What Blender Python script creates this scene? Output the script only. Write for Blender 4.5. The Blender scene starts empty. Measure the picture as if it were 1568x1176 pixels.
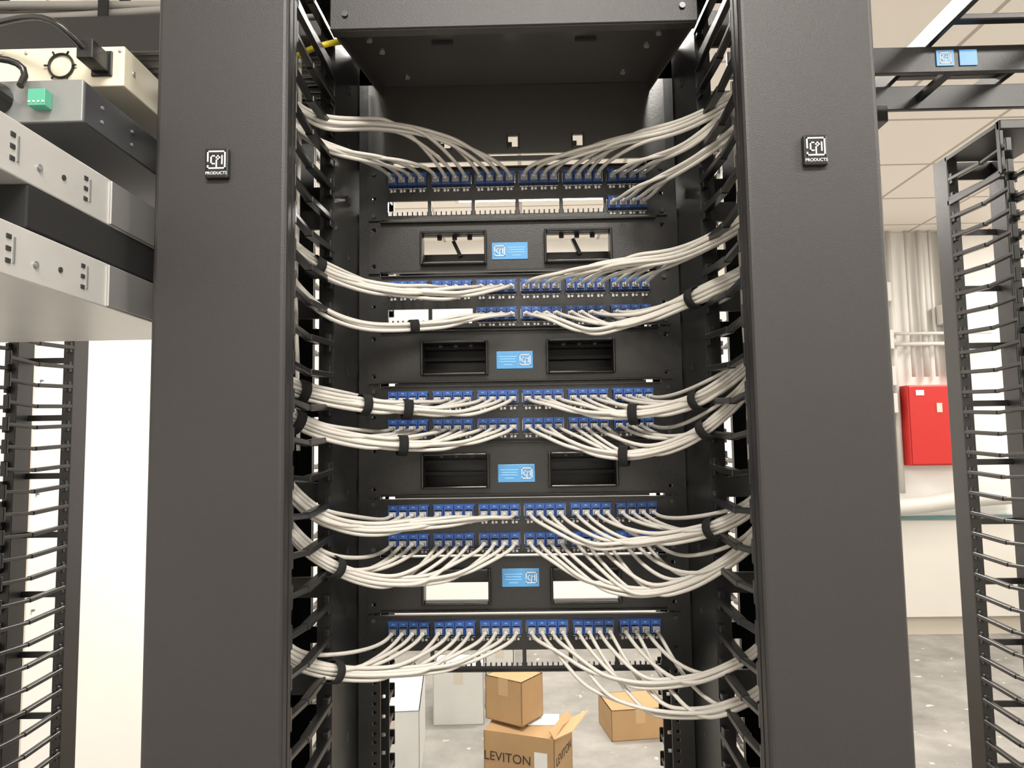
import bpy, math, random
from mathutils import Vector, Matrix
random.seed(7)
scene = bpy.context.scene
col = scene.collection
try:
    scene.view_settings.view_transform = 'Standard'
except Exception:
    pass

# ------------------------------------------------------------------ materials
def mat(name, c, rough=0.5, metal=0.0, bump=0.0, bscale=200.0, var=0.0, vscale=5.0, spec=0.5, emit=None, estr=0):
    m = bpy.data.materials.new(name); m.use_nodes = True
    nt = m.node_tree; b = nt.nodes['Principled BSDF']
    b.inputs['Base Color'].default_value = (*c, 1)
    b.inputs['Roughness'].default_value = rough
    b.inputs['Metallic'].default_value = metal
    b.inputs['Specular IOR Level'].default_value = spec
    if emit:
        b.inputs['Emission Color'].default_value = (*emit, 1)
        b.inputs['Emission Strength'].default_value = estr
    tc = nt.nodes.new('ShaderNodeTexCoord')
    if bump:
        n = nt.nodes.new('ShaderNodeTexNoise'); n.inputs['Scale'].default_value = bscale
        nt.links.new(tc.outputs['Object'], n.inputs['Vector'])
        bp = nt.nodes.new('ShaderNodeBump'); bp.inputs['Strength'].default_value = bump
        bp.inputs['Distance'].default_value = 0.002
        nt.links.new(n.outputs['Fac'], bp.inputs['Height'])
        nt.links.new(bp.outputs['Normal'], b.inputs['Normal'])
    if var:
        n = nt.nodes.new('ShaderNodeTexNoise'); n.inputs['Scale'].default_value = vscale
        n.inputs['Detail'].default_value = 6
        nt.links.new(tc.outputs['Object'], n.inputs['Vector'])
        r = nt.nodes.new('ShaderNodeValToRGB')
        r.color_ramp.elements[0].position = 0.3; r.color_ramp.elements[1].position = 0.7
        r.color_ramp.elements[0].color = (*[x*(1-var) for x in c], 1)
        r.color_ramp.elements[1].color = (*[min(1, x*(1+var)) for x in c], 1)
        nt.links.new(n.outputs['Fac'], r.inputs['Fac'])
        nt.links.new(r.outputs['Color'], b.inputs['Base Color'])
    return m

M = {}
M['door'] = mat('charcoal_powdercoat', (0.0185, 0.0172, 0.0170), 0.46, 0, 0.2, 900, 0.08, 3, 0.45)
M['black'] = mat('black_metal', (0.011, 0.0106, 0.0104), 0.34, 0, 0.12, 600)
M['hood'] = mat('black_satin_metal', (0.032, 0.029, 0.026), 0.28, 0, 0.05, 300, 0, 5, 0.9)
M['plastic'] = mat('black_plastic', (0.009, 0.009, 0.009), 0.3)
M['blackmat'] = mat('black_matte', (0.006, 0.006, 0.006), 0.8)
M['velcro'] = mat('velcro_black', (0.006, 0.006, 0.006), 0.95, 0, 0.5, 1200)
M['cable'] = mat('cable_white', (0.53, 0.505, 0.465), 0.45)
M['cable_g'] = mat('cable_grey', (0.20, 0.19, 0.18), 0.5)
M['yellow'] = mat('cable_yellow', (0.75, 0.6, 0.03), 0.4)
M['blue'] = mat('jack_blue', (0.02, 0.07, 0.27), 0.4)
M['plug'] = mat('plug_clear', (0.36, 0.38, 0.42), 0.2)
M['white'] = mat('label_white', (0.70, 0.70, 0.70), 0.5)
M['lblue'] = mat('label_blue', (0.075, 0.28, 0.56), 0.35)
M['lblue2'] = mat('label_pale_blue', (0.3, 0.58, 0.85), 0.4)
M['silver'] = mat('galvanised', (0.55, 0.54, 0.52), 0.36, 0.35, 0.1, 60, 0.06, 9)
M['hole'] = mat('hole_dark', (0.02, 0.02, 0.02), 0.7)
M['cream'] = mat('cream_metal', (0.58, 0.54, 0.43), 0.45, 0, 0, 0, 0.04, 5)
M['grey'] = mat('grey_metal', (0.22, 0.23, 0.23), 0.4, 0.4)
M['dgrey'] = mat('dark_grey_metal', (0.045, 0.046, 0.05), 0.45, 0.3)
M['steel'] = mat('screw_steel', (0.6, 0.6, 0.6), 0.3, 0.8)
M['green'] = mat('terminal_green', (0.06, 0.30, 0.20), 0.4)
M['wall'] = mat('wall_paint', (0.80, 0.78, 0.745), 0.7, 0, 0.1, 60, 0.02, 2)
M['wall_low'] = mat('wall_paint_low', (0.70, 0.67, 0.62), 0.7, 0, 0.1, 60, 0.03, 2)
M['pipe'] = mat('pipe_paint', (0.60, 0.58, 0.54), 0.45)
M['teal'] = mat('rail_teal', (0.12, 0.24, 0.24), 0.5)
M['trim'] = mat('trim_paint', (0.58, 0.53, 0.45), 0.6)
M['red'] = mat('red_enamel', (0.50, 0.016, 0.013), 0.35)
M['cardboard'] = mat('cardboard', (0.42, 0.265, 0.13), 0.85, 0, 0.15, 90, 0.08, 6)
M['cardboard_in'] = mat('cardboard_inner', (0.50, 0.34, 0.18), 0.85)
M['carton'] = mat('carton_white', (0.62, 0.62, 0.60), 0.7, 0, 0, 0, 0.04, 6)
M['ink'] = mat('ink_brown', (0.04, 0.025, 0.02), 0.7)
M['lamp'] = mat('lamp_diffuser', (0.9, 0.9, 0.9), 0.5, emit=(1, 0.96, 0.9), estr=12)

def floor_mat():
    m = mat('concrete', (0.36, 0.345, 0.32), 0.55)
    nt = m.node_tree; b = nt.nodes['Principled BSDF']; tc = nt.nodes['Texture Coordinate']
    n = nt.nodes.new('ShaderNodeTexNoise'); n.inputs['Scale'].default_value = 2.2; n.inputs['Detail'].default_value = 10
    n.inputs['Roughness'].default_value = 0.65
    nt.links.new(tc.outputs['Object'], n.inputs['Vector'])
    r = nt.nodes.new('ShaderNodeValToRGB')
    r.color_ramp.elements[0].position = 0.35; r.color_ramp.elements[0].color = (0.17, 0.165, 0.155, 1)
    r.color_ramp.elements[1].position = 0.68; r.color_ramp.elements[1].color = (0.36, 0.345, 0.32, 1)
    nt.links.new(n.outputs['Fac'], r.inputs['Fac'])
    n2 = nt.nodes.new('ShaderNodeTexNoise'); n2.inputs['Scale'].default_value = 11; n2.inputs['Detail'].default_value = 4
    nt.links.new(tc.outputs['Object'], n2.inputs['Vector'])
    r2 = nt.nodes.new('ShaderNodeValToRGB')
    r2.color_ramp.elements[0].position = 0.66; r2.color_ramp.elements[1].position = 0.70
    nt.links.new(n2.outputs['Fac'], r2.inputs['Fac'])
    mx = nt.nodes.new('ShaderNodeMixRGB'); mx.inputs[2].default_value = (0.6, 0.59, 0.57, 1)
    nt.links.new(r2.outputs['Color'], mx.inputs[0]); nt.links.new(r.outputs['Color'], mx.inputs[1])
    nt.links.new(mx.outputs[0], b.inputs['Base Color'])
    return m
M['floor'] = floor_mat()
def ceil_mat():
    m = mat('ceiling_tile', (0.78, 0.74, 0.68), 0.8)
    nt = m.node_tree; b = nt.nodes['Principled BSDF']; tc = nt.nodes['Texture Coordinate']
    br = nt.nodes.new('ShaderNodeTexBrick'); br.offset = 0
    br.inputs['Color1'].default_value = (0.80, 0.75, 0.69, 1); br.inputs['Color2'].default_value = (0.78, 0.73, 0.67, 1)
    br.inputs['Mortar'].default_value = (0.42, 0.38, 0.33, 1); br.inputs['Scale'].default_value = 1
    br.inputs['Mortar Size'].default_value = 0.011
    br.inputs['Brick Width'].default_value = 0.61; br.inputs['Row Height'].default_value = 0.61
    nt.links.new(tc.outputs['Object'], br.inputs['Vector']); nt.links.new(br.outputs['Color'], b.inputs['Base Color'])
    return m
M['ceil'] = ceil_mat()

# ------------------------------------------------------------------ helpers
def empty(name, loc=(0, 0, 0)):
    e = bpy.data.objects.new(name, None); col.objects.link(e); e.location = loc
    e.empty_display_size = 0.05
    return e

class MB:
    def __init__(s): s.v = []; s.f = []; s.m = []; s.mats = []
    def mi(s, k):
        if k not in s.mats: s.mats.append(k)
        return s.mats.index(k)
    def add(s, vs, fs, k):
        o = len(s.v); s.v += [tuple(v) for v in vs]; i = s.mi(k)
        for f in fs: s.f.append(tuple(o+j for j in f)); s.m.append(i)
    def box(s, x0, x1, y0, y1, z0, z1, k, T=None):
        x0, x1 = min(x0, x1), max(x0, x1); y0, y1 = min(y0, y1), max(y0, y1); z0, z1 = min(z0, z1), max(z0, z1)
        vs = [Vector(p) for p in ((x0,y0,z0),(x1,y0,z0),(x1,y1,z0),(x0,y1,z0),(x0,y0,z1),(x1,y0,z1),(x1,y1,z1),(x0,y1,z1))]
        if T: vs = [T @ v for v in vs]
        s.add(vs, [(0,3,2,1),(4,5,6,7),(0,1,5,4),(1,2,6,5),(2,3,7,6),(3,0,4,7)], k)
    def cyl(s, p0, p1, r, k, n=12, r2=None):
        p0 = Vector(p0); p1 = Vector(p1); r2 = r if r2 is None else r2
        q = (p1-p0).normalized().to_track_quat('Z', 'Y')
        vs = []
        for p, rr in ((p0, r), (p1, r2)):
            for i in range(n):
                a = 2*math.pi*i/n
                vs.append(p + q @ Vector((rr*math.cos(a), rr*math.sin(a), 0)))
        fs = [(i, (i+1) % n, n+(i+1) % n, n+i) for i in range(n)]
        fs += [tuple(reversed(range(n))), tuple(range(n, 2*n))]
        s.add(vs, fs, k)
    def beam(s, p0, p1, w, h, k):
        """rectangular bar, w horizontal, h vertical"""
        p0 = Vector(p0); p1 = Vector(p1); d = (p1-p0).normalized()
        side = d.cross(Vector((0, 0, 1)))
        if side.length < 1e-4: side = Vector((1, 0, 0))
        side.normalize(); up = side.cross(d)
        vs = []
        for p in (p0, p1):
            for a, b in ((-1,-1),(1,-1),(1,1),(-1,1)):
                vs.append(p + side*a*w/2 + up*b*h/2)
        s.add(vs, [(0,1,2,3),(7,6,5,4),(0,4,5,1),(1,5,6,2),(2,6,7,3),(3,7,4,0)], k)
    def plate(s, x0, x1, z0, z1, y0, y1, holes, k):
        """plate in XZ between y0,y1 with rectangular through holes (hx0,hx1,hz0,hz1)"""
        xs = sorted({x0, x1} | {v for h in holes for v in h[:2]}); zs = sorted({z0, z1} | {v for h in holes for v in h[2:]})
        xs = [x for x in xs if x0-1e-9 <= x <= x1+1e-9]; zs = [z for z in zs if z0-1e-9 <= z <= z1+1e-9]
        def solid(i, j):
            if i < 0 or j < 0 or i >= len(xs)-1 or j >= len(zs)-1: return False
            cx = (xs[i]+xs[i+1])/2; cz = (zs[j]+zs[j+1])/2
            return not any(h[0] < cx < h[1] and h[2] < cz < h[3] for h in holes)
        for i in range(len(xs)-1):
            for j in range(len(zs)-1):
                if not solid(i, j): continue
                a, b, c, d = xs[i], xs[i+1], zs[j], zs[j+1]
                s.add([(a,y0,c),(b,y0,c),(b,y0,d),(a,y0,d)], [(0,1,2,3)], k)
                s.add([(a,y1,c),(b,y1,c),(b,y1,d),(a,y1,d)], [(3,2,1,0)], k)
                if not solid(i-1, j): s.add([(a,y0,c),(a,y0,d),(a,y1,d),(a,y1,c)], [(0,1,2,3)], k)
                if not solid(i+1, j): s.add([(b,y0,c),(b,y1,c),(b,y1,d),(b,y0,d)], [(0,1,2,3)], k)
                if not solid(i, j-1): s.add([(a,y0,c),(a,y1,c),(b,y1,c),(b,y0,c)], [(0,1,2,3)], k)
                if not solid(i, j+1): s.add([(a,y0,d),(b,y0,d),(b,y1,d),(a,y1,d)], [(0,1,2,3)], k)
    def build(s, name, parent=None, bevel=0, seg=2, smooth=False):
        me = bpy.data.meshes.new(name); me.from_pydata(s.v, [], s.f)
        for k in s.mats: me.materials.append(M[k])
        me.polygons.foreach_set('material_index', s.m)
        if smooth: me.polygons.foreach_set('use_smooth', [True]*len(me.polygons))
        me.update()
        o = bpy.data.objects.new(name, me); col.objects.link(o)
        if parent: o.parent = parent
        if bevel:
            b = o.modifiers.new('bev', 'BEVEL'); b.width = bevel; b.segments = seg; b.limit_method = 'ANGLE'
        return o

def curve(name, paths, r, k, parent=None, res=3, bres=2):
    cu = bpy.data.curves.new(name, 'CURVE'); cu.dimensions = '3D'
    cu.bevel_depth = r; cu.bevel_resolution = bres; cu.resolution_u = res; cu.use_fill_caps = True
    for p in paths:
        sp = cu.splines.new('NURBS'); sp.points.add(len(p)-1)
        for i, q in enumerate(p): sp.points[i].co = (*q, 1)
        sp.order_u = min(4, len(p)); sp.use_endpoint_u = True
    cu.materials.append(M[k])
    o = bpy.data.objects.new(name, cu); col.objects.link(o)
    if parent: o.parent = parent
    return o

def text(body, size, loc, rot, k, parent, name, ext=0.0002):
    cu = bpy.data.curves.new(name, 'FONT'); cu.body = body; cu.size = size; cu.extrude = ext
    cu.align_x = 'CENTER'; cu.align_y = 'CENTER'; cu.materials.append(M[k])
    o = bpy.data.objects.new(name, cu); col.objects.link(o); o.location = loc; o.rotation_euler = rot
    o.parent = parent
    return o

def logo(b, cx, y, cz, s, k):
    """square outline emblem with three letter strokes; s = size"""
    def r(a0, a1, c0, c1): b.box(cx+a0*s, cx+a1*s, y-0.0006, y, cz+c0*s, cz+c1*s, k)
    e = 0.075
    r(-.5, .5, .5-e, .5); r(.5-e, .5, -.5, .5); r(-.5, -.5+e, -.1, .5); r(-.5, -.5+e, -.5, -.3); r(-.5, .5, -.5, -.5+e)
    r(-.32, -.25, -.25, .25); r(-.32, -.08, .18, .25); r(-.32, -.08, -.25, -.18)
    r(-.03, .04, -.4, .25); r(-.03, .2, .18, .25); r(.13, .2, 0, .25); r(-.03, .2, 0, .07)
    r(.27, .34, -.25, .25)

# ------------------------------------------------------------------ room
YB, YF, XL, XR, ZC = 4.5, -3.2, -1.5, 4.6, 3.1
def slab(name, x0, x1, y0, y1, z0, z1, k):
    b = MB(); b.box(x0, x1, y0, y1, z0, z1, k); return b.build(name)
slab('floor', XL-.1, XR+.1, YF-.1, YB+.1, -.1, 0, 'floor')
slab('ceiling', XL-.1, XR+.1, YF-.1, YB+.1, ZC, ZC+.1, 'ceil')
slab('wall_left', XL-.1, XL, YF, YB, 0, ZC, 'wall')
slab('wall_right', XR, XR+.1, YF, YB, 0, ZC, 'wall')
slab('wall_back', XL-.1, XR+.1, YB, YB+.1, 0, ZC, 'wall')
slab('wall_front', XL-.1, XR+.1, YF-.1, YF, 0, ZC, 'wall')
b = MB(); b.box(XL+.01, XR-.01, YB-.02, YB, 0, .14, 'trim'); b.build('baseboard_back')
b = MB(); b.box(XL, XL+.012, YF+.01, YB-.03, 0, .12, 'trim'); b.build('baseboard_left')
b = MB(); b.box(XL, XL+.005, 1.02, 1.03, .12, ZC-.01, 'trim')
for i in range(8): b.box(XL, XL+.008, 1.06, 1.066, .3+i*.35, .306+i*.35, 'grey')
b.build('trim_1')
# lower wainscot & rail on the back wall at right
b = MB(); b.box(1.5, XR-.01, YB-.07, YB-.021, .141, .86, 'wall_low'); b.build('trim_2')
b = MB(); b.box(1.5, XR-.01, YB-.09, YB-.015, .861, .885, 'teal'); b.build('trim_3')
cu = curve('wrapped_pipe', [[(2.2, YB-.16, .95), (2.6, YB-.15, .955), (3.0, YB-.14, .965), (3.2, YB-.15, 1.02), (3.7, YB-.14, 1.04)]], .062, 'pipe', None, 8, 5)
# conduits
e = empty('electrical_conduits'); b = MB()
for x, r in ((2.72, .018), (2.80, .012), (2.88, .02), (3.02, .014), (3.12, .022), (3.2, .012), (3.3, .03), (3.42, .014)):
    b.cyl((x, YB-.05, 1.95 if 2.89 < x < 3.45 else 1.06), (x, YB-.05, ZC-.002), r, 'pipe', 14)
b.cyl((2.72, YB-.09, 2.2), (3.6, YB-.09, 2.2), .016, 'pipe')
b.cyl((2.8, YB-.10, 2.28), (3.6, YB-.10, 2.28), .012, 'pipe')
b.build('tubes', e, 0, 2, True)
b = MB()
for z in (2.62, 2.25, 1.97, 1.76): b.box(2.70, 2.84, YB-.14, YB-.002, z-.09, z+.06, 'pipe')
b.box(3.22, 3.38, YB-.13, YB-.002, 2.35, 2.5, 'pipe')
b.build('boxes', e, .006)
# fire alarm cabinet
FX = -.07
e = empty('fire_alarm_cabinet', (FX, 0, 0.01)); b = MB()
b.box(2.98, 3.43, YB-.14, YB-.002, 1.26, 1.87, 'red'); b.build('case', e, .008)
b = MB(); b.box(2.99, 3.42, YB-.15, YB-.14, 1.27, 1.86, 'red'); b.build('door', e, .004)
b = MB(); b.box(3.19, 3.23, YB-.156, YB-.15, 1.66, 1.73, 'trim'); b.box(3.345, 3.43, YB-.156, YB-.15, 1.27, 1.34, 'white')
b.box(3.04, 3.10, YB-.156, YB-.15, 1.79, 1.83, 'white'); b.build('lock_and_sticker', e)
text('SH', .05, (3.387, YB-.158, 1.305), (math.pi/2, 0, 0), 'ink', e, 'sticker_text')

# ceiling lights: real fixtures
def ceiling_light(x, y, w, d, power):
    e = empty('ceiling_light', (x, y, ZC)); b = MB()
    b.box(-w/2-.03, w/2+.03, -d/2-.03, d/2+.03, -.03, -.001, 'trim'); b.build('housing', e)
    b = MB(); b.box(-w/2, w/2, -d/2, d/2, -.036, -.0305, 'lamp'); b.build('diffuser', e)
    l = bpy.data.lights.new('tube_light', 'AREA'); l.shape = 'RECTANGLE'; l.size = w; l.size_y = d
    l.energy = power; l.color = (1, .955, .885)
    o = bpy.data.objects.new('tube_light', l); col.objects.link(o); o.parent = e; o.location = (0, 0, -.045)
ceiling_light(.15, -1.75, 1.2, .3, 95)
ceiling_light(2.2, -1.4, 1.2, .3, 65)
ceiling_light(.0, 1.35, 1.2, .3, 62)
ceiling_light(3.8, -.3, .3, 1.2, 45)
ceiling_light(.2, 3.3, 1.2, .3, 58)
ceiling_light(3.95, 3.0, .3, 1.2, 40)

# ------------------------------------------------------------------ two-post rack
U = 0.04445; PW = .483/2; RX = .2575; RIN = .2235; H = 2.13
def two_post_rack(cx, y):
    e = empty('network_rack', (cx, y, 0))
    for s in (-1, 1):
        b = MB()
        x0, x1 = (RIN, RX) if s > 0 else (-RX, -RIN)
        holes = []
        n = int((H-.12)/U)
        hx = s*(.2326)
        for i in range(n):
            z = .06+i*U
            for dz in (.0064, .0222, .0381):
                holes.append((hx-.003, hx+.003, z+dz-.003, z+dz+.003))
        b.plate(x0, x1, 0, H, .0, .004, holes, 'black')
        b.plate(x0, x1, 0, H, .072, .076, holes[::2], 'black')
        web = s*(RX-.002)
        b.box(web-.002, web+.002, .004, .072, 0, H, 'black')
        b.build('post', e)
        b = MB()
        b.box(s*.15, s*RX, -.02, .10, 0, .008, 'black'); b.box(s*(RX-.008), s*RX, -.02, .10, 0, .09, 'black'); b.build('foot', e, .002)
    b = MB(); b.box(-RX, RX, -.0, .03, H, H+.006, 'black'); b.box(-RX, RX, .0, .004, H-.05, H, 'black')
    b.box(-RX, RX, .046, .076, H, H+.006, 'black'); b.build('top_angle', e)
    b = MB(); b.box(-RX, RX, -.0, .05, 0.008, .02, 'black'); b.build('base_angle', e)
    return e
two_post_rack(0, 0)

# ------------------------------------------------------------------ vertical managers
def vertical_manager(cx, y0, door=True, double=True):
    """y0 = y of rack face. width .1524; fingers reach forward to y0-.33"""
    e = empty('vertical_cable_manager', (cx, y0, 0)); w = .0762
    yb_ = .20 if double else -.095
    b = MB(); holes = []
    z = .10
    while z < H-.15:
        holes.append((-.045, .045, z, z+.105)); z += 3*U+.0001
    if not double: holes = [(-.062, .062, h[2], h[3]+.015) for h in holes]
    b.plate(-w+.003, w-.003, .0, H, -.105, -.100, holes, 'black')
    for s in (-1, 1):
        b.box(s*(w-.004), s*(w-.001), -.14, yb_, 0, H, 'black')
        b.box(s*(w-.022), s*(w-.001), -.145, -.14, 0, H, 'black')
        if double: b.box(s*(w-.022), s*(w-.001), .20, .205, 0, H, 'black')
    if double: b.plate(-w+.003, w-.003, .0, H, .16, .165, holes, 'black')
    b.build('spine', e)
    if double:
        b = MB()
        for s in (-1, 1):
            z = .08
            while z < H-.06:
                for dy in (-.06, .03, .12):
                    x = s*(w-.001)
                    b.box(x-.0006, x+.0006, dy-.006, dy+.006, z, z+.012, 'hole')
                    b.box(x-.0009, x+.0009, dy-.004, dy+.004, z+.001, z+.006, 'dgrey')
                z += 2*U
        b.build('slots', e)
    # fingers
    b = MB()
    segs = ((-.142, -.25, -.318), (.204, .27, .315)) if double else ((-.142, -.26, -.345),)
    for s in (-1, 1):
        n = int((H-.08)/U)
        for i in range(n):
            z = .07+i*U
            for (ya, yb, yc) in segs:
                x = s*(w-.006)
                b.beam((x, ya, z+.004), (x, yb, z-.002), .011, .0085, 'plastic')
                b.beam((x, yb, z-.002), (x, yc, z+.003), .009, .007, 'plastic')
                b.beam((x, yc, z-.011), (x, yc, z+.017), .012, .006, 'plastic')
            b.box(x-.004, x+.004, -.160, -.142, z-.009, z+.016, 'plastic')
    b.build('fingers', e, .0012, 1)
    b = MB()
    for z in (.0, H-.012):
        b.box(-w, w, -.32, -.14, z, z+.01, 'black')
        if double: b.box(-w, w, .2, .31, z, z+.01, 'black')
    for s in (-1, 1):
        b.beam((s*(w-.004), -.325, H-.11), (s*(w-.004), -.14, H-.11), .008, .012, 'black')
        b.beam((s*(w-.004), -.325, H-.11), (s*(w-.004), -.325, H), .008, .012, 'black')
    b.build('frame', e, .001, 1)
    if door:
        b = MB(); b.box(-w, w, -.352, -.330, .02, H+.01, 'door'); b.build('front_door', e, .006, 3)
        b = MB(); b.box(-w, -w+.004, -.331, -.322, .02, H, 'door'); b.box(w-.004, w, -.331, -.322, .02, H, 'door'); b.build('door_return', e)
    else:
        b = MB()
        for s in (-1, 1): b.box(s*(w-.024), s*w, -.148, -.092, 0, H, 'black')
        b.box(-w, w, -.335, -.322, H-.02, H, 'black'); b.build('frame_posts', e, .002)
    return e
MX = RX+.0762+.001
mL = vertical_manager(-MX, 0); mR = vertical_manager(MX, 0)
vertical_manager(-1.015-.0762, .61, False, False); vertical_manager(.985+.0762, .63, False, False)
for e, x, z in ((mL, -.002, 1.808), (mR, .001, 1.808)):
    b = MB(); b.box(x-.0135, x+.0135, -.358, -.352, z-.018, z+.017, 'plastic'); b.build('badge', e, .002)
    b = MB(); logo(b, x, -.358, z+.003, .021, 'white'); b.build('badge_emblem', e)
    text('PRODUCTS', .0048, (x, -.3583, z-.0125), (math.pi/2, 0, 0), 'white', e, 'badge_text')

# ------------------------------------------------------------------ patch panels
ZT = [1.915-4*U*k for k in range(5)]
PP = .0158
def port_x(i):
    m, j = divmod(i, 4)
    return -.1775+.071*m+(j-1.5)*PP
pop = {(k, r): list(range(6)) for k in range(5) for r in range(2)}
pop[(0, 1)] = [5]; pop[(1, 1)] = [2, 3, 4, 5]; pop[(4, 1)] = []
for k in range(5):
    zt = ZT[k]
    e = empty('patch_panel', (0, 0, zt))
    holes = []; b = MB()
    for r in range(2):
        for m in range(6):
            cx = -.1775+.071*m; z = -r*U
            holes.append((cx-.0325, cx+.0325, z-.0135, z+.0105))
    for s in (-1, 1):
        for z in (.012, -.030, -.058): holes.append((s*.2326-.003, s*.2326+.003, z-.003, z+.003))
    b.plate(-PW, PW, -U*1.5+.001, U/2-.002, -.0045, -.0005, holes, 'black')
    b.box(-.22, .22, -.009, -.0045, U/2-.004, U/2-.002, 'black'); b.box(-.22, .22, -.009, -.0045, -U*1.5+.001, -U*1.5+.003, 'black')
    b.build('plate', e)
    b = MB()
    for s in (-1, 1):
        for z in (.012, -.058): b.cyl((s*.2326, -.0075, z), (s*.2326, -.0045, z), .0036, 'dgrey', 10)
    b.build('screws', e)
    bj = MB(); bl = MB()
    for r in range(2):
        z = -r*U
        for m in range(6):
            cx = -.1775+.071*m
            for j in range(9):
                x = cx-.0325+.065*j/8
                bl.box(x-.0012, x+.0012, -.006, -.001, z-.0135, z-.008, 'plastic')
            if m not in pop[(k, r)]: continue
            bj.box(cx-.0322, cx+.0322, -.003, .03, z-.0133, z+.0103, 'plastic')
            bj.box(cx-.0325, cx+.0325, -.0085, -.0035, z+.0085, z+.0115, 'blue')
            for j in range(4):
                x = cx+(j-1.5)*PP
                bj.box(x-.0074, x+.0074, -.012, -.003, z+.0035, z+.0105, 'blue')
                bj.box(x-.0074, x-.0056, -.012, -.003, z-.0095, z+.0035, 'blue')
                bj.box(x+.0056, x+.0074, -.012, -.003, z-.0095, z+.0035, 'blue')
                bj.box(x-.0056, x+.0056, -.012, -.003, z-.0095, z-.0075, 'blue')
                bj.box(x-.002, x+.002, -.0125, -.012, z+.0068, z+.0088, 'lblue')
                bl.box(x-.0045, x-.001, -.0055, -.0045, z-.0195, z-.0150, 'white')
                bl.box(x+.001, x+.0045, -.0055, -.0045, z-.0190, z-.0155, 'white')
            bl.box(cx-.031, cx+.031, -.0052, -.0045, z-.0137, z-.0128, 'white')
    bj.build('jacks', e); bl.build('port_labels', e)

# ------------------------------------------------------------------ horizontal pass-through managers
for k in range(4):
    zc = ZT[k]-2.5*U
    e = empty('pass_through_panel', (0, 0, zc)); b = MB()
    wins = [(-.153, -.054, -.027, .020), (.046, .147, -.027, .020)]
    slots = [(s*.2326-.003, s*.2326+.003, z-.003, z+.003) for s in (-1, 1) for z in (-.03, .03)]
    b.plate(-PW, PW, -U+.0025, U-.0025, -.0045, -.0015, wins+slots, 'black')
    b.box(-PW+.02, PW-.02, -.012, -.0045, U-.005, U-.0025, 'black'); b.box(-PW+.02, PW-.02, -.012, -.0045, -U+.0025, -U+.005, 'black')
    b.build('plate', e, .0006, 1)
    b = MB()
    for w0, w1, z0, z1 in wins:
        t = .004
        b.box(w0-t, w0, -.016, .012, z0-t, z1+t, 'plastic'); b.box(w1, w1+t, -.016, .012, z0-t, z1+t, 'plastic')
        b.box(w0, w1, -.016, .012, z0-t, z0, 'plastic'); b.box(w0, w1, -.016, .012, z1, z1+t, 'plastic')
        for i in range(3):
            x = w0+(w1-w0)*(i+1)/4
            b.box(x-.004, x+.004, .012, .016, z1-.004, z1+t, 'plastic')
    b.build('window_rims', e, .0015, 2)
    b = MB()
    if k in (1, 2):
        b.box(-.20, .20, .13, .134, -.05, .05, 'black')
        for z in (-.012, .008, .028): b.box(-.20, .20, .105, .13, z-.003, z+.003, 'dgrey')
        b.box(-.20, -.196, -.0, .13, -.04, .04, 'black'); b.box(.196, .20, -.0, .13, -.04, .04, 'black')
        b.box(-.20, .20, -.0, .13, -.046, -.042, 'black'); b.box(-.20, .20, -.0, .13, .042, .046, 'black')
    elif k == 0:
        b.box(-.20, .20, .056, .060, -.04, .004, 'black')
        for x in (-.20, .194): b.box(x, x+.006, -.0, .06, -.04, .004, 'black')
        for x in (-.103, .098): b.beam((x+.006, .05, -.002), (x-.006, .05, .024), .012, .006, 'black')
        b.box(-.20, .20, .05, .056, -.012, -.009, 'dgrey')
    else:
        b.box(-.20, .20, .06, .064, -.010, .03, 'black')
        b.box(-.20, -.196, -.0, .064, -.01, .03, 'black'); b.box(.196, .20, -.0, .064, -.01, .03, 'black')
    b.build('rear_trough', e)
    lz = (-.008, -.007, -.008, .009)[k]
    b = MB(); cx = (-.013, -.008, -.008, -.004)[k]
    b.box(cx-.029, cx+.029, -.006, -.0045, lz-.0145, lz+.0135, 'lblue'); b.build('label', e, .002)
    b = MB(); ls = -1 if k == 0 else 1
    lx = cx+ls*.0165
    logo(b, lx, -.0062, lz-.0005, .017, 'white')
    tx = cx-ls*.011
    for z, w in ((.005, .028), (.001, .024), (-.003, .026), (-.008, .014)):
        b.box(tx-w/2, tx+w/2, -.0065, -.006, lz+z-.0005, lz+z+.0005, 'lblue2')
    b.build('label_print', e)

# ------------------------------------------------------------------ top shelf / hood
e = empty('rack_mount_hood', (0, 0, 0)); b = MB()
b.box(-.24, .24, -.245, -.241, 2.03, 2.13, 'door')
b.box(-.24, .24, -.241, -.225, 2.03, 2.033, 'hood')
b.box(-.24, .24, -.245, -.006, 2.126, 2.13, 'hood')
b.add([(-.237,-.241,2.040),(.237,-.241,2.040),(.218,-.006,2.073),(-.218,-.006,2.073),
       (-.237,-.241,2.043),(.237,-.241,2.043),(.218,-.006,2.076),(-.218,-.006,2.076)],
      [(0,3,2,1),(4,5,6,7),(0,1,5,4),(1,2,6,5),(2,3,7,6),(3,0,4,7)], 'hood')
for s in (-1, 1):
    x0, x1 = s*.24, s*.219
    b.add([(x0,-.241,2.03),(x1,-.006,2.055),(x1,-.006,2.13),(x0,-.241,2.13),
           (x0-s*.003,-.241,2.03),(x1-s*.003,-.006,2.055),(x1-s*.003,-.006,2.13),(x0-s*.003,-.241,2.13)],
          [(0,1,2,3),(7,6,5,4),(0,4,5,1),(1,5,6,2),(2,6,7,3),(3,7,4,0)], 'hood')
b.build('tray', e, .001, 1)
b = MB()
hs = [(x-.008, x+.008, 1.968, 1.986) for x in (-.115, -.005, .100)]
hs += [(-.055, .09, 1.953, 1.957)]
b.plate(-PW, PW, 1.945, 2.077, -.0055, -.0015, hs, 'hood')
b.build('back_plate', e)
b = MB()
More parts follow.
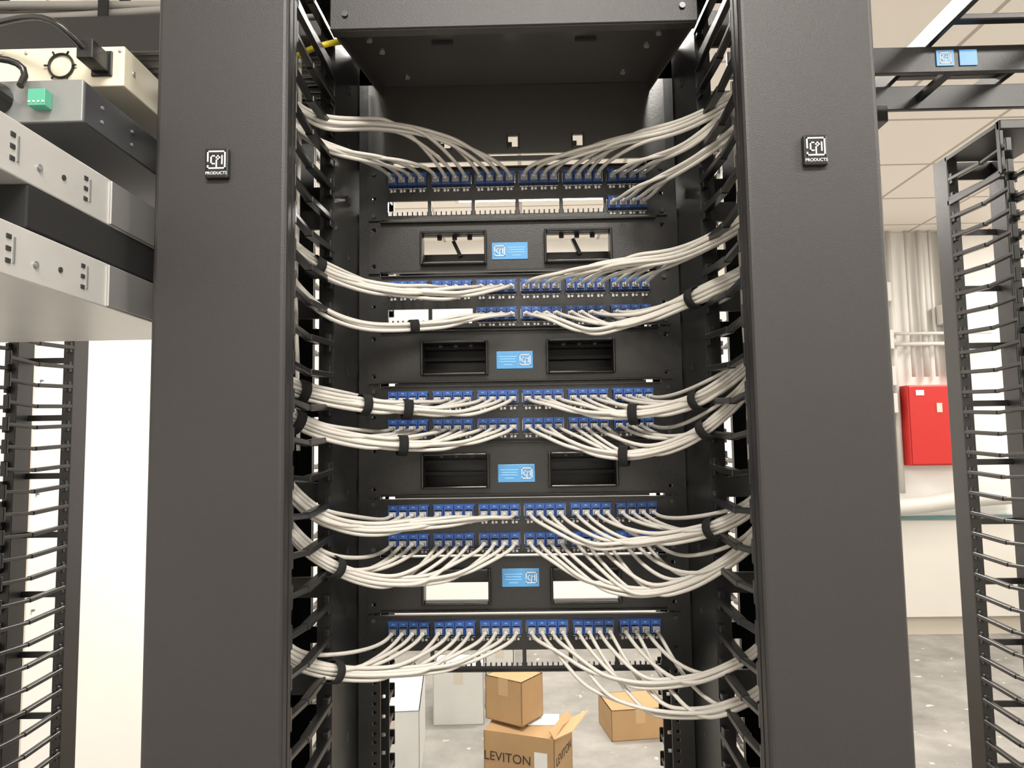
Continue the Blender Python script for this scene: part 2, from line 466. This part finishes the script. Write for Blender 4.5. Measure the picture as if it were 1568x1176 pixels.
for x in (-.115, -.005, .100):
    b.box(x-.0105, x-.008, -.008, -.0055, 1.965, 1.989, 'plastic'); b.box(x+.008, x+.0105, -.008, -.0055, 1.965, 1.989, 'plastic')
    b.box(x-.008, x-.002, -.010, -.0055, 1.968, 1.974, 'plastic')
for x, y in ((-.19, -.15), (-.17, -.05), (.19, -.15), (.17, -.05), (-.20, -.19), (.20, -.19)):
    zz = 2.040+(y+.241)/.235*.033
    b.cyl((x, y, zz-.003), (x, y, zz), .004, 'steel', 10)
for x in (-.1, .1):
    b.box(x-.015, x+.015, -.18, -.176, 2.045, 2.048, 'hole')
for x in (-.22, .22): b.cyl((x, -.248, 2.05), (x, -.245, 2.05), .004, 'plastic', 10)
b.build('fixings', e)

# ------------------------------------------------------------------ cables
CR = .0029
def interp(tab, u, j):
    """monotone-x smooth (catmull) interpolation"""
    if u <= tab[0][0]: return tab[0][j]
    n = len(tab)
    for i in range(n-1):
        a, c = tab[i], tab[i+1]
        if u <= c[0]:
            h = c[0]-a[0]; t = (u-a[0])/h
            p = tab[i-1] if i > 0 else a; q = tab[i+2] if i+2 < n else c
            m0 = (c[j]-p[j])/(c[0]-p[0])*h; m1 = (q[j]-a[j])/(q[0]-a[0])*h
            t2, t3 = t*t, t*t*t
            return (2*t3-3*t2+1)*a[j]+(t3-2*t2+t)*m0+(-2*t3+3*t2)*c[j]+(t3-t2)*m1
    a, c = tab[-2], tab[-1]
    return c[j]+(c[j]-a[j])/(c[0]-a[0])*(min(u, .34)-c[0])
YT = [(0, -.062), (.06, -.07), (.155, -.09), (.224, -.125), (.263, -.18), (.295, -.215), (.34, -.235)]
def Ydef(u): return interp(YT, u, 1)

def bundle(side, rowz, ports, ctrl, straps=(), join=.06, up=True, ey=0.0, loose=1.0, trunk=.25):
    """ctrl: list of (u, z). side -1 left, +1 right"""
    e = empty('network_cable_bundle', (0, 0, 0))
    n = len(ports); R = CR*math.sqrt(n)*1.06
    tab = sorted(ctrl)
    paths = []; plugs = MB()
    order = sorted(ports, key=lambda i: abs(port_x(i)))
    for q, i in enumerate(order):
        x = port_x(i); u0 = abs(x)
        a = q*2.39996+random.random()*.3; r = R*math.sqrt((q+.5)/n)
        oy, oz = r*math.cos(a)*.9, r*math.sin(a)*1.05
        ph = random.random()*6.28; am = .0008*loose
        up_exit = tab[0][1] > rowz
        pts = [(x, -.010, rowz-.003), (x, -.030, rowz-.003), (x+side*.003, -.045, rowz-.003+(.004 if up_exit else -.006))]
        jn = join*random.uniform(.9, 1.2)
        def bp(u):
            k_ = 1+.8*max(0, .14-(u-u0))*loose
            yy = Ydef(u)+ey+oy*k_+am*math.sin(u*22+ph); zz = interp(tab, u, 1)+oz*k_+am*math.sin(u*18+ph*2)
            return yy, zz
        uu = u0+jn*.45
        yy, zz = bp(uu)
        pts.append((side*uu, (yy*.55+(-.055)*.45), zz*.6+rowz*.4))
        uu = u0+jn
        while uu < .262:
            yy, zz = bp(uu); pts.append((side*uu, yy, zz)); uu += .026
        for uu in (.272, .295):
            if uu > u0+jn*.6:
                yy, zz = bp(uu); pts.append((side*uu, yy, zz))
        yy, zz = bp(.33); sg = 1 if up else -1
        pts += [(side*.322, yy, zz+sg*.012), (side*(.338+oy), yy, zz+sg*.05), (side*(.340+oy), yy+oz, zz+sg*trunk*.5), (side*(.340+oy), yy+oz, zz+sg*trunk)]
        paths.append(pts)
        plugs.box(x-.0052, x+.0052, -.018, -.006, rowz-.0066, rowz+.001, 'plug')
        plugs.cyl((x, -.018, rowz-.003), (x, -.029, rowz-.003), .0040, 'cable', 8, .0033)
    curve('cables', paths, CR, 'cable', e, 4)
    plugs.build('plugs', e)
    for u in straps:
        p = lambda u_: Vector((side*u_, Ydef(u_)+ey, interp(tab, u_, 1)))
        c = p(u); t = (p(u+.012)-p(u-.012)).normalized()
        b = MB(); q = t.to_track_quat('Z', 'Y'); nn = 20
        vs = []; rr = R*1.04+CR+.0013
        for sgn, k_ in ((-1, 1.0), (1, 1.0), (1, .93), (-1, .93)):
            for j in range(nn):
                an = 2*math.pi*j/nn
                vs.append(c+t*sgn*.0068+q @ Vector((rr*k_*math.cos(an), rr*k_*math.sin(an), 0)))
        fs = []
        for ring in range(4):
            for j in range(nn):
                a_, b_ = ring*nn+j, ring*nn+(j+1) % nn
                c_, d_ = ((ring+1) % 4)*nn+(j+1) % nn, ((ring+1) % 4)*nn+j
                fs.append((a_, b_, c_, d_))
        b.add(vs, fs, 'velcro')
        b.build('hook_and_loop_strap', e, 0, 1, True)
    return e

def cl(*z): return list(zip((.06, .155, .224, .263, .295), z))
Z1 = lambda k: ZT[k]; Z2 = lambda k: ZT[k]-U
bundle(-1, Z1(0), [5,6,7,8,9,10,11], cl(1.938, 1.963, 1.957, 1.930, 1.940))
bundle(-1, Z1(0), [0,1,2,3,4], cl(1.92, 1.915, 1.908, 1.898, 1.912), join=.05)
bundle(-1, Z1(1), list(range(0, 12)), cl(1.708, 1.711, 1.716, 1.723, 1.745), (.272,))
bundle(-1, Z2(1), [8, 9, 10, 11], cl(1.672, 1.661, 1.658, 1.668, 1.70), (.155,))
bundle(-1, Z1(2), list(range(0, 12)), cl(1.528, 1.537, 1.545, 1.552, 1.562), (.165, .222, .285))
bundle(-1, Z2(2), list(range(0, 12)), cl(1.487, 1.485, 1.492, 1.504, 1.522), (.172, .29))
bundle(-1, Z1(3), list(range(0, 12)), cl(1.376, 1.370, 1.370, 1.389, 1.425), ())
bundle(-1, Z2(3), list(range(0, 12)), cl(1.302, 1.290, 1.303, 1.335, 1.375), (.252,))
bundle(-1, Z1(4), list(range(0, 12)), cl(1.172, 1.166, 1.174, 1.196, 1.222), (.252,))
def cr(*p): return list(p)
bundle(1, Z1(0), list(range(12, 20)), cr((.076, 1.925), (.17, 1.938), (.225, 1.936), (.26, 1.932), (.28, 1.937)))
bundle(1, Z1(0), [20, 21, 22, 23], cr((.17, 1.905), (.225, 1.902), (.26, 1.905), (.28, 1.92)), join=.04)
bundle(1, Z2(0), [20, 21, 22, 23], cr((.17, 1.866), (.225, 1.872), (.26, 1.880), (.28, 1.89)), join=.04)
bundle(1, Z1(1), list(range(12, 24)), cr((.06, 1.742), (.17, 1.752), (.225, 1.750), (.26, 1.754), (.28, 1.762)), ())
bundle(1, Z2(1), list(range(12, 24)), cr((.04, 1.668), (.10, 1.650), (.17, 1.662), (.24, 1.682), (.28, 1.695)), (.245,))
bundle(1, Z1(2), list(range(12, 24)), cr((.05, 1.535), (.10, 1.528), (.17, 1.526), (.245, 1.542), (.28, 1.570)), (.165, .245))
bundle(1, Z2(2), list(range(12, 24)), cr((.05, 1.485), (.10, 1.474), (.155, 1.466), (.22, 1.482), (.25, 1.500), (.28, 1.535)), (.15, .252))
bundle(1, Z1(3), list(range(12, 24)), cr((.05, 1.345), (.10, 1.336), (.20, 1.350), (.255, 1.370), (.28, 1.390)), (.255,))
bundle(1, Z2(3), list(range(12, 24)), cr((.05, 1.298), (.10, 1.283), (.17, 1.272), (.235, 1.296), (.28, 1.345)))
bundle(1, Z1(4), list(range(12, 24, 2)), cr((.05, 1.175), (.10, 1.155), (.17, 1.145), (.235, 1.165), (.28, 1.21)))
bundle(1, Z1(4), list(range(13, 24, 2)), cr((.05, 1.16), (.10, 1.130), (.17, 1.110), (.235, 1.119), (.28, 1.16)), loose=1.8)
# vertical trunks inside the managers
for s, zs in ((-1, (0.9, 2.05)), (1, (1.0, 2.05))):
    e = empty('vertical_cable_run')
    ps = []
    for i in range(22):
        x = s*(.335+random.uniform(-.035, .05)); y = -.19+random.uniform(-.045, .045)
        z0 = random.choice([1.22, 1.4, 1.58, 1.75]); pts = []
        z = zs[1]+random.uniform(-.1, .03)
        while z > z0:
            pts.append((x+random.uniform(-.008, .008), y+random.uniform(-.008, .008), z)); z -= .11
        if len(pts) > 3: ps.append(pts)
    curve('cables', ps, CR, 'cable', e)
curve('yellow_patch_cable', [[(-.34, -.16, 2.02), (-.30, -.19, 2.03), (-.265, -.2, 2.035), (-.248, -.19, 2.045), (-.243, -.15, 2.07), (-.243, -.08, 2.10)]], .004, 'yellow')

# ------------------------------------------------------------------ neighbouring rack equipment on the left
two_post_rack(-.715, -.12)
def chassis(name, z0, z1, yf, yb, k):
    e = empty(name, (-.695, 0, 0)); b = MB()
    b.box(-.245, .245, yf, yb, z0, z1, k); b.build('chassis', e, .0015, 2)
    return e
def side_marks(e, z0, z1, yf, yb):
    b = MB(); x = .2455; y = yf+.03; zc = (z0+z1)/2
    i = 0
    while y < yb-.02:
        if i % 3 == 0:
            for dz in (-.011, 0, .011):
                b.box(x-.0006, x+.0006, y-.003, y+.003, zc+dz-.002, zc+dz+.002, 'hole')
            b.box(x-.0006, x+.0008, y+.006, y+.008, zc-.012, zc+.012, 'grey')
        elif i % 3 == 1: b.cyl((x-.001, y, zc-.006), (x+.0012, y, zc-.006), .0035, 'grey', 12); b.cyl((x, y, zc-.006), (x+.0014, y, zc-.006), .002, 'steel', 10)
        else: b.cyl((x-.001, y, zc-.002), (x+.0008, y, zc-.002), .0028, 'hole', 12)
        y += .036; i += 1
    b.box(x, x+.002, -.37, -.14, z0+.002, z1-.002, 'steel')
    b.build('side_fittings', e)
for z0, z1 in ((1.642, 1.691), (1.734, 1.786)):
    e = chassis('rack_server', z0, z1, -.68, -.13, 'silver'); side_marks(e, z0, z1, -.66, -.38)
    b = MB(); b.box(-.24, .24, -.684, -.68, z0+.004, z1-.004, 'dgrey')
    for i in range(10): b.box(-.22+i*.045, -.19+i*.045, -.688, -.684, z0+.01, z1-.01, 'blackmat')
    b.build('front_bays', e)
e = chassis('gap_shade_block', 1.692, 1.733, -.50, -.13, 'blackmat')  # matte black block stands in for the shade in the gap between the servers
dz = .021
e = chassis('power_supply_unit', 1.808+dz, 1.853+dz, -.42, -.125, 'dgrey')
b = MB(); b.box(-.245, .245, -.424, -.42, 1.808+dz, 1.853+dz, 'grey'); b.build('face', e, .001)
b = MB()
b.cyl((.155, -.445, 1.833+dz), (.155, -.424, 1.833+dz), .017, 'plastic', 20); b.cyl((.155, -.447, 1.833+dz), (.155, -.445, 1.833+dz), .011, 'dgrey', 20)
b.box(.195, .213, -.436, -.424, 1.820+dz, 1.838+dz, 'green')
for i in range(4): b.cyl((.197+i*.0048, -.437, 1.824+dz), (.197+i*.0048, -.436, 1.824+dz), .0016, 'steel', 8)
b.box(.06, .12, -.438, -.424, 1.815+dz, 1.845+dz, 'plastic')
b.build('connectors', e, .0008, 1)
b = MB(); x = .2455
for y in (-.39, -.33, -.27):
    for d2 in (-.008, .008): b.cyl((x-.001, y, 1.83+dz+d2), (x+.001, y, 1.83+dz+d2), .002, 'steel', 8)
b.build('side_screws', e)
# cream switch
e = chassis('network_switch', 1.905, 1.953, -.35, -.125, 'cream')
b = MB(); nn = 24; cz = 1.930
def ring(b, cx, y, cz, r0, r1, k, h=.003):
    vs = []
    for j in range(nn):
        a = 2*math.pi*j/nn; c, s_ = math.cos(a), math.sin(a)
        vs += [(cx+r0*c, y, cz+r0*s_), (cx+r1*c, y, cz+r1*s_), (cx+r1*c, y-h, cz+r1*s_), (cx+r0*c, y-h, cz+r0*s_)]
    fs = []
    for j in range(nn):
        o, p = 4*j, 4*((j+1) % nn)
        for q in range(4): fs.append((o+q, o+(q+1) % 4, p+(q+1) % 4, p+q))
    b.add(vs, fs, k)
ring(b, .172, -.35, cz, .013, .0155, 'plastic')
for k_ in range(6):
    a = k_*math.pi/3; b.cyl((.172+.014*math.cos(a), -.353, cz+.014*math.sin(a)), (.172+.019*math.cos(a), -.353, cz+.019*math.sin(a)), .0014, 'plastic', 6)
b.box(.208, .232, -.353, -.350, cz-.014, cz+.016, 'plastic'); b.box(.211, .229, -.385, -.353, cz-.01, cz+.012, 'plastic')
for x in (.1, .13, .24): b.cyl((x, -.352, cz+.017), (x, -.35, cz+.017), .0022, 'steel', 8)
for y in (-.33, -.24): b.cyl((.245, y, cz), (.2465, y, cz), .003, 'steel', 8)
b.build('rear_fittings', e, .001, 1)
curve('power_cord', [[(.22, -.38, cz), (.212, -.41, cz+.013), (.18, -.40, cz+.035), (.1, -.37, cz+.04), (.0, -.35, cz+.03), (-.1, -.33, cz+.02)],
                     [(.155, -.44, 1.855), (.15, -.47, 1.865), (.165, -.455, 1.89), (.19, -.42, 1.892), (.19, -.44, 1.86)],
                     [(.155, -.44, 1.85), (.12, -.48, 1.84), (.05, -.46, 1.845), (-.05, -.44, 1.85)]], .0035, 'plastic', e)
# ------------------------------------------------------------------ ladder racks
def ladder(name, p0, p1, width, n, h=.040):
    e = empty(name, (0, 0, 0)); b = MB(); p0 = Vector(p0); p1 = Vector(p1); d = (p1-p0).normalized()
    s = d.cross(Vector((0, 0, 1))).normalized()*width/2
    for q in (s, -s): b.beam(p0+q, p1+q, .012, h, 'black')
    for i in range(n):
        c = p0+(p1-p0)*((i+.5)/n); b.beam(c-s, c+s, .02, .012, 'black')
    b.build('stringers_and_rungs', e, .002, 1)
    return e
e = ladder('ladder_rack', (.42, .32, 2.228), (3.2, .32, 2.228), .16, 9, .054)
b = MB()
for x in (.845, .890):
    b.box(x-.017, x+.017, .2315, .2335, 2.213, 2.245, 'lblue')
b.build('labels', e)
b = MB(); logo(b, .845, .2315, 2.229, .022, 'white'); b.build('label_print', e)
b = MB()
b.box(.70, .80, .37, .43, 2.165, 2.20, 'black'); b.box(.73, .77, .36, .44, 2.15, 2.165, 'black'); b.cyl((.75, .40, 2.14), (.75, .40, 2.28), .006, 'dgrey')
b.build('j_bolt_clamp', e, .004)
ladder('ladder_rack', (.94, -.35, 2.277), (.94, .5, 2.277), .24, 4)
e = ladder('ladder_rack', (-1.48, .25, 2.26), (-.30, .25, 2.26), .36, 5)
ps = []
for i in range(48):
    y = -.04+(i % 12)*.015; z = 2.165+(i//12)*.012
    ps.append([(x, y+random.uniform(-.007, .007), z+random.uniform(-.006, .008)) for x in (-1.47, -1.2, -1.0, -.85, -.7, -.55, -.4, -.31)])
curve('overhead_cable_bundle', ps, .007, 'cable_g')
ps = []
for i in range(26):
    y = .15+i*.013
    ps.append([(x, y+random.uniform(-.01, .01), 2.205+random.uniform(-.012, .008)) for x in (-1.47, -1.1, -.9, -.7, -.5, -.35)])
curve('black_power_cables', ps, .008, 'plastic')
b = MB()
for x0 in (-.66, -.86):
    b.box(x0, x0+.015, -.06, .15, 2.145, 2.15, 'velcro'); b.box(x0, x0+.015, -.065, -.06, 2.145, 2.235, 'velcro')
    b.box(x0, x0+.015, .15, .155, 2.145, 2.235, 'velcro'); b.box(x0, x0+.015, -.065, .155, 2.235, 2.24, 'velcro')
b.build('hook_and_loop_band')

# ------------------------------------------------------------------ boxes on the floor
def carton(name, loc, size, rz, k='cardboard', flaps=True, tilt=(0, 0), txt=None):
    e = empty(name, loc); e.rotation_euler = (tilt[0], tilt[1], rz)
    w, d, h = size; t = .004; b = MB()
    b.box(-w/2, w/2, -d/2, d/2, 0, t, k)
    b.box(-w/2, w/2, -d/2, -d/2+t, 0, h, k); b.box(-w/2, w/2, d/2-t, d/2, 0, h, k)
    b.box(-w/2, -w/2+t, -d/2, d/2, 0, h, k); b.box(w/2-t, w/2, -d/2, d/2, 0, h, k)
    if flaps:
        T = Matrix.Translation((0, -d/2, h)) @ Matrix.Rotation(.10, 4, 'X')
        b.box(-w/2, w/2, 0, d*.48, -t/2, t/2, k, T)
        T = Matrix.Translation((0, d/2, h)) @ Matrix.Rotation(-.08, 4, 'X')
        b.box(-w/2, w/2, -d*.48, 0, -t/2, t/2, k, T)
        b.box(-w*.12, 0, -d/2, d/2, -t/2, t/2, 'cardboard_in', Matrix.Translation((w/2, 0, h)) @ Matrix.Rotation(1.0, 4, 'Y'))
        b.box(0, w*.28, -d/2, d/2, -t/2, t/2, 'cardboard_in', Matrix.Translation((w/2, 0, h)) @ Matrix.Rotation(-.5, 4, 'Y'))
        b.box(.0, w*.42, -.05, .07, h+.012, h+.016, 'white', Matrix.Rotation(.3, 4, 'Z'))
    else:
        b.box(-w/2, w/2, -d/2, d/2, h-t, h, k)
        b.box(-w/2, w/2, -.002, .002, h, h+.0006, 'cardboard_in' if k == 'cardboard' else 'trim')
        b.box(-.025, .025, -d/2-.0006, -d/2, h-.07, h, 'cardboard_in' if k == 'cardboard' else 'trim')
    b.build('walls', e)
    if txt:
        text(txt, .052, (-.05, -d/2-.001, h*.66), (math.pi/2, 0, 0), 'ink', e, 'print')
        text(txt, .052, (w/2+.001, -.0, h*.66), (math.pi/2, 0, math.pi/2), 'ink', e, 'print_side')
        b = MB(); b.box(w*.22, w*.4, -d/2-.0008, -d/2-.0002, h*.45, h*.8, 'white'); b.build('shipping_label', e)
    return e
carton('cardboard_box', (.0, 2.04, 0), (.31, .25, .29), -.35, txt='LEVITON')
carton('cardboard_box', (-.060, 2.06, .313), (.19, .16, .18), -.6, flaps=False)
carton('cardboard_box', (.54, 2.72, 0), (.30, .26, .15), .15, flaps=False)
carton('white_carton', (-.63, 2.35, 0), (.26, .6, .34), .1, 'carton', False)
carton('white_carton', (-.38, 2.95, 0), (.27, .3, .28), .05, 'carton', False)
carton('white_carton', (-.16, 3.2, 0), (.16, .3, .34), .0, 'carton', False)

# ------------------------------------------------------------------ world & camera
w = bpy.data.worlds.new('World'); scene.world = w; w.use_nodes = True
w.node_tree.nodes['Background'].inputs[0].default_value = (1, .97, .93, 1)
w.node_tree.nodes['Background'].inputs[1].default_value = 0.3
cam = bpy.data.cameras.new('camera'); co = bpy.data.objects.new('camera', cam); col.objects.link(co)
cam.sensor_width = 36; cam.lens = 25.26; cam.clip_start = .01
R_ = Matrix.Rotation(math.radians(1.0), 4, 'Z') @ Matrix.Rotation(math.radians(94.7), 4, 'X') @ Matrix.Rotation(math.radians(-.88), 4, 'Z')
co.matrix_world = Matrix.Translation((.007, -1.14, 1.487)) @ R_
scene.camera = co
